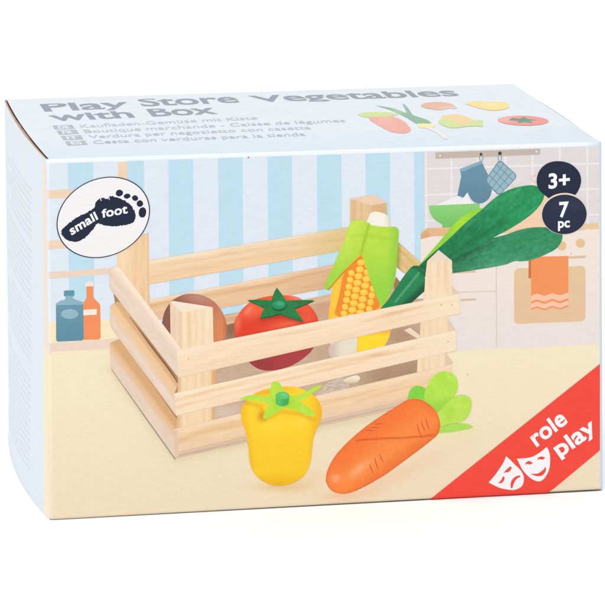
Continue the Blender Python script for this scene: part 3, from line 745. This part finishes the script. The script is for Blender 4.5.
# ---- logo oval with footprint
lg = fp('printed_footprint_emblem', 'white oval with a navy footprint reading small foot')
def oval(k):
    t = np.linspace(0, 2 * np.pi, 96, endpoint=False)
    return np.c_[103.6 + k * (46.8 * np.cos(t) + 4.0 * np.sin(t)), 217 + k * (-3.5 * np.cos(t) - 40.3 * np.sin(t))]
NAVY = (24, 36, 60)
lg.poly(oval(1), NAVY); lg.poly(oval(.978), (241, 238, 239))
foot = curve([(61.3, 232), (63, 227.8), (71.2, 221), (79, 216), (86.3, 212.6), (94.4, 207.2), (96, 202), (101.6, 197.2), (107.6, 198.6), (110.6, 195.6), (121, 198.4), (129.3, 203), (134.5, 209.5), (136.2, 216), (133.6, 222), (126.8, 224.2), (114.4, 225.8), (105.3, 225), (97.4, 223.2), (93, 229.4), (84.7, 237.4), (76.4, 241.3), (68, 239.8), (63, 236)], 12)
nr = np.array([(random.gauss(0, .28), random.gauss(0, .28)) for _ in foot])
lg.poly(foot + nr, NAVY)
for q in ([(100.5, 196.5), (101.5, 200.5)], [(109.3, 195.5), (109.6, 199.5)]): lg.poly(band(q, .8), (241, 238, 239))
for cx, cy, rx, ry, a in ((119.8, 192.7, 3.7, 3.4, -20), (127.6, 195.8, 3.4, 2.5, -15), (135.6, 197.8, 3.1, 2.8, 20), (140.4, 203.3, 3.2, 3.3, 20), (143, 212, 3.8, 5.2, 8)):
    e_ = ell(cx, cy, rx, ry, a, 40); lg.poly(e_ + np.array([(random.gauss(0, .14), random.gauss(0, .14)) for _ in e_]), NAVY)
WH = (246, 246, 248)
lg.text('small', (71.8, 234.8), (98.6, 218.4), (-3.6, -7.4), WH, 'l', 0.03, space=1.05, xr=.76)
lg.text('foot', (102.4, 217.3), (128.2, 212.6), (-.6, -8.2), WH, 'f', 0.03, space=1.05, xr=.76)
lg.build()

# ---- badges
ba = fp('printed_age_badge', 'navy disc reading 3+')
ba.poly(curve([(537, 181), (539.5, 171), (547, 163.6), (558, 161), (570, 163.5), (578.5, 171), (581.2, 180), (579, 189), (574, 195.4), (564, 199), (552, 199), (546, 195.5), (539.5, 189.5)]), (28, 36, 60))
ba.text('3+', (548.8, 188), (570, 186.3), (0, -14.8), WH, '3', .03); ba.build()
ba = fp('printed_piece_count_badge', 'navy disc reading 7 pc')
ba.poly(ell(564.4, 213.2, 23.2, 20.6, -4), (236, 214, 202))
ba.poly(ell(564.5, 213.9, 22.2, 19.7, -4), lambda x, y: mixc((34, 42, 66), (46, 52, 76), gauss(x, y, 570, 205, 20, 5)), 3)
ba.text('7', (559.4, 216.4), (569, 215.8), (0, -14.8), WH, '7', .03)
ba.text('pc', (558.2, 227.2), (570, 226.4), (0, -6.4), WH, 'x', .03); ba.build()

# ---- red corner banner
bn = fp('printed_corner_banner', 'red corner banner reading role play with two white masks')
bn.poly([(431.6, 499.7), (432.2, 498.2), (437.2, 494.2), (554.6, 488), (549.4, 492.2), (548.4, 493.2)], (241, 72, 58), .6)
bn.poly([(437.2, 494.2), (599.8, 363.4), (599.8, 450), (554.6, 488)], lambda x, y: mixc((244, 76, 62), (240, 70, 56), fbm(x * .1, y * .3, 2)), 3)
RED = (242, 74, 60)
bn.text('role', (537, 446.6), (568.4, 421.6), (-9.0, -12.7), WH, 'l', .028, space=1.03, xr=.76)
bn.text('play', (560.2, 457.4), (598.4, 430), (-9.0, -12.7), WH, 'l', .028, space=1.03, xr=.76)
def mask(pts): bn.poly(curve(pts, 6), WH)
mask([(506.6, 455.8, 1), (511, 459.8), (516, 465), (521.4, 470.4), (524.2, 477), (523.6, 483.4), (520.6, 487.4), (514, 489.8), (506, 489), (498.6, 487), (489.2, 482.2, 1), (495, 475.6), (501, 467), (504.4, 461.4)])
for q in ([(504, 473.2), (506, 470.2), (509, 467.4), (511.8, 466.2), (511.4, 469.6), (508.6, 472), (505.6, 472.2)], [(499, 483), (501.6, 479.8), (503.4, 476.6), (505, 476.4), (504.6, 480), (502.4, 482.6)],
          [(511.2, 487.4), (511.4, 482), (514.2, 477.6), (519, 475.2), (521, 476.2), (518, 478.2), (515.2, 481.4), (513.6, 485.4), (512.8, 488)]): bn.poly(curve(q, 4), RED)
mask([(517.4, 458.4, 1), (525, 457.9), (533, 456.3), (540.6, 451.8), (547, 446.6, 1), (549.2, 451), (550.4, 458), (549.4, 469), (545, 477.6), (539.6, 481.2), (532, 478.6), (523.6, 470.4)])
for q in ([(525.6, 464.6), (526.6, 462), (529.4, 460.6), (533, 462.2), (534.4, 461.6), (530.6, 464.2), (527.6, 463.6)], [(537.6, 459.6), (539, 457), (542, 456.2), (545.4, 457.4), (542.6, 459.4), (540, 458.8)],
          [(531.6, 473.6), (538, 473.2), (543, 470), (546, 466.6), (546, 471), (543, 475), (538.6, 476), (534.4, 475.2)]): bn.poly(curve(q, 4), RED)
bn.build()

# ---- print flecks and small scuffs
for x, y, r in ((249.4, 157.2, .7), (571.2, 253, .45), (468.4, 374, .45)):
    fl = fp('print_fleck'); fl.poly(ell(x, y, r, r, n=10), (120, 112, 110)); fl.build()

# ============================================================== lid printing
LAYER[0] = 0
GREY = (144, 151, 160)
t = tp('title_lettering', 'grey title Play Store Vegetables with Box')
B_ = .022
t.text('Play', (44.6, 111.4), (130.5, 108.0), (-5.3, -7.6), GREY, 'P', B_, space=1.0, xr=.8)
t.text('Store', (141.6, 106.7), (239, 102.9), (-6.4, -7.6), GREY, 'S', B_, space=1.0, xr=.8)
t.text('Vegetables', (255, 102.8), (459.6, 96.2), (-8.6, -6.8), GREY, 'V', B_, space=1.0, xr=.8)
t.text('with', (52.6, 121.2), (134.4, 118.0), (-6.2, -7.1), GREY, 'h', B_, space=1.0, xr=.8)
t.text('Box', (151.6, 117.2), (217.4, 114.6), (-6.6, -7.6), GREY, 'B', B_, space=1.0, xr=.8)
t.build()
t = tp('language_lettering', 'four small grey lines of translated titles')
G2 = (184, 191, 200)
for k, (code, x0, y0, s, a, b) in enumerate((('DE', 55, 129.7, 'Kaufladen-Gemüse mit Kiste', (81, 128.2), (256.5, 120.6)), ('FR', 59, 134.8, 'Boutique marchande - Caisse de légumes', (85, 133.4), (344.5, 123.2)),
                             ('IT', 63.4, 140.2, 'Verdura per negozietto con casetta', (89.4, 138.8), (310, 130.2)), ('ES', 67.6, 145.6, 'Cesta con verduras para la tienda', (93.8, 144.2), (304.6, 136.6)))):
    t.poly([(x0, y0), (x0 + 19.6, y0 - .8), (x0 + 16.8, y0 - 4.8), (x0 - 2.8, y0 - 4)], (178, 184, 192))
    t.text(code, (x0 + 4, y0 - .8), (x0 + 14.6, y0 - 1.2), (-1.9, -2.8), (228, 236, 243), 'D', .02)
    t.text(s, a, b, (-2.1, -3.2), G2, 'K', .0)
t.build()
def pale(c, k=.72): return tuple(np.array(c) * k + PAPER * (1 - k))
t = tp('printed_carrot', 'small faded carrot printed on the lid')
t.poly(curve([(356, 115.9, 1), (363.6, 113.8), (376, 113), (389.4, 113.8), (397, 115.8), (386, 118), (366, 118.8)]), pale((200, 216, 110)))
t.poly(curve([(367.6, 119), (376, 118), (391.6, 117.9), (402, 122), (408.6, 128.5), (409, 132), (402, 134.2), (389.4, 132.6), (378.7, 127.4), (371, 123)]), lambda x, y: mixc(pale((240, 140, 116)), pale((244, 158, 136)), gauss(x, y, 384, 121, 10, 4)), 2); t.build()
t = tp('printed_leek', 'small faded leek printed on the lid')
t.poly(curve([(375, 106.6, 1), (391, 109.2), (407, 114.6), (426, 121), (431, 125, 1), (415, 124.6, 1), (403, 117.6), (389, 111)]), lambda x, y: mixc(pale((96, 156, 112)), pale((150, 190, 130)), gauss(x, y, 396, 113, 6, 3)), 2)
t.poly(curve([(401.6, 104.6, 1), (404.6, 106.4), (409, 112), (413, 118, 1), (408, 118, 1), (405, 112)]), pale((100, 156, 120)))
t.poly(curve([(416, 124.6, 1), (430.6, 124.6, 1), (434, 127), (431, 128.6), (419, 128.8)]), pale((246, 226, 150), .8))
t.poly(curve([(425, 129, 1), (433, 128.6, 1), (446, 137.6), (443, 139.4), (436, 134)]), pale((244, 226, 214), .6)); t.build()
t = tp('printed_mushroom', 'small faded mushroom printed on the lid')
t.poly(curve([(420, 106.2), (425, 103.8), (437, 102.8), (449, 104.2), (455, 107.4), (455, 109.6), (447, 109.4), (440, 111), (431, 110.2), (423, 108.6)]), lambda x, y: mixc(pale((228, 156, 116)), pale((240, 206, 186)), smooth(106, 110, y) * smooth(430, 455, x)), 2); t.build()
t = tp('printed_corn', 'small faded corn cob printed on the lid')
t.poly(curve([(441, 118), (452, 115.2), (464, 117), (474, 122), (466, 126), (450, 124)]), pale((244, 196, 120)))
t.poly(curve([(437.6, 123.4), (441, 119.6), (450, 121), (462, 126.2), (474, 121.4), (482, 120.8, 1), (482, 127.4, 1), (470, 127), (454, 129), (444, 127.4)]), pale((198, 216, 110))); t.build()
t = tp('printed_pepper', 'small faded yellow pepper printed on the lid')
t.poly(curve([(465, 104.4), (470, 102.6), (480, 101.8), (494, 102.4), (505.4, 102.6), (508.4, 107.4), (502, 110.4), (492, 111.2), (480, 109.4), (472, 107)]), lambda x, y: mixc(pale((248, 216, 120), .85), pale((250, 226, 146), .8), gauss(x, y, 490, 105, 10, 3)), 2); t.build()
t = tp('printed_tomato', 'small faded tomato printed on the lid')
t.poly(ell(522.8, 121.2, 25.6, 4.9, 1), lambda x, y: mixc(pale((238, 130, 120), .85), pale((242, 160, 150), .8), gauss(x, y, 505, 120, 10, 3)), 2)
t.poly([(512, 118.4), (519, 119.4), (524, 117.6), (528, 119.8), (538, 120.4), (530, 121.6), (533, 124), (524, 122.8), (517, 124), (518, 121.8), (508, 121)], pale((74, 134, 106), .9)); t.build()

# ============================================== left side: bleed and small print
LAYER[0] = 0
sp = Part('printed_edge_bleed', side, s_left, None)
for z0, z1, c in ((0.6, ZT, (245, 230, 200)), (ZT, TOP - 1, (240, 224, 208))):
    P, F = grid(np.linspace(R_ + .02, 13, 8), np.linspace(z0, z1, 20)); sp.put(P, F, lin(mixc(c, PAPER, smooth(11, 13, P[:, 0]))), mm=True)
sp.build()
sp = Part('small_print', side, s_left, None, 'rows of tiny faded grey print')
sp.hold = True; LAYER[0] += 1
rows = [H - 22 - 3.1 * k for k in range(42)]
for k, z in enumerate(rows):
    if k in (8, 17, 26, 27): continue
    y = 48.0; end = D - 16 - random.choice([0, 0, 6, 30])
    while y < end:
        w = random.uniform(3, 9)
        P, F = grid(np.linspace(y, min(y + w, end), 3), [z, z + 1.15]); sp.put(P, F, lin((211, 218, 226)), mm=True); y += w + 1.6
sp.build()

# ================================================================== surface
me = bpy.data.meshes.new('floor'); s = 30.0
me.from_pydata([(-s, -s, -.00032), (s, -s, -.00032), (s, s, -.00032), (-s, s, -.00032)], [], [(0, 1, 2, 3)]); me.materials.append(floor_material())
fo = bpy.data.objects.new('floor', me); COL.objects.link(fo); fo['kind'] = 'structure'; fo['label'] = 'seamless white studio floor'

# ==================================================================== light
w = bpy.data.worlds.new('World'); SC.world = w; w.use_nodes = True
bg = w.node_tree.nodes['Background']; bg.inputs[0].default_value = (1, 1, 1, 1); bg.inputs[1].default_value = .645
def softbox(name, loc, aim, size, power, col=(1, 1, 1)):
    l = bpy.data.lights.new(name, 'AREA'); l.shape = 'SQUARE'; l.size = size; l.energy = power; l.color = col
    o = bpy.data.objects.new(name, l); COL.objects.link(o); o.location = loc
    o.rotation_euler = (Vector(aim) - Vector(loc)).to_track_quat('-Z', 'Y').to_euler(); return o
softbox('softbox_lamp', (-.9, -4.2, 6.6), (.12, .05, .08), 3.4, 304)
softbox('added_backdrop_fill', (1.0, 6.0, 4.5), (1.0, 6.0, 0), 5.0, 172)  # unseen lamp, added to even out the white floor behind
softbox('added_side_fill', (-3.2, -.6, 1.6), (.0, .08, .08), 1.2, 26)  # unseen fill, added to brighten the left side

# =================================================================== camera
Rm = np.array([[0.97461291, -0.22388753, 0.00201169], [-0.02695911, -0.12626672, -0.99162993], [0.22226758, 0.9664011, -0.12909698]])
cam = bpy.data.cameras.new('camera'); co = bpy.data.objects.new('camera', cam); COL.objects.link(co)
M = Matrix.Identity(4)
for i in range(3):
    M[i][0] = Rm[0][i]; M[i][1] = -Rm[1][i]; M[i][2] = -Rm[2][i]
M[0][3], M[1][3], M[2][3] = -.18965478, -1.80273041, .45361985
co.matrix_world = M
cam.sensor_width = 36; cam.sensor_fit = 'HORIZONTAL'; cam.lens = 4180.279 * 36 / 605
cam.shift_x = -(549.0596 - 302.5) / 605; cam.shift_y = (27.4771 - 302.5) / 605
cam.clip_start = .05; cam.clip_end = 100
SC.camera = co
SC.view_settings.view_transform = 'Standard'; SC.view_settings.look = 'None'; SC.view_settings.gamma = 1; SC.view_settings.exposure = 0
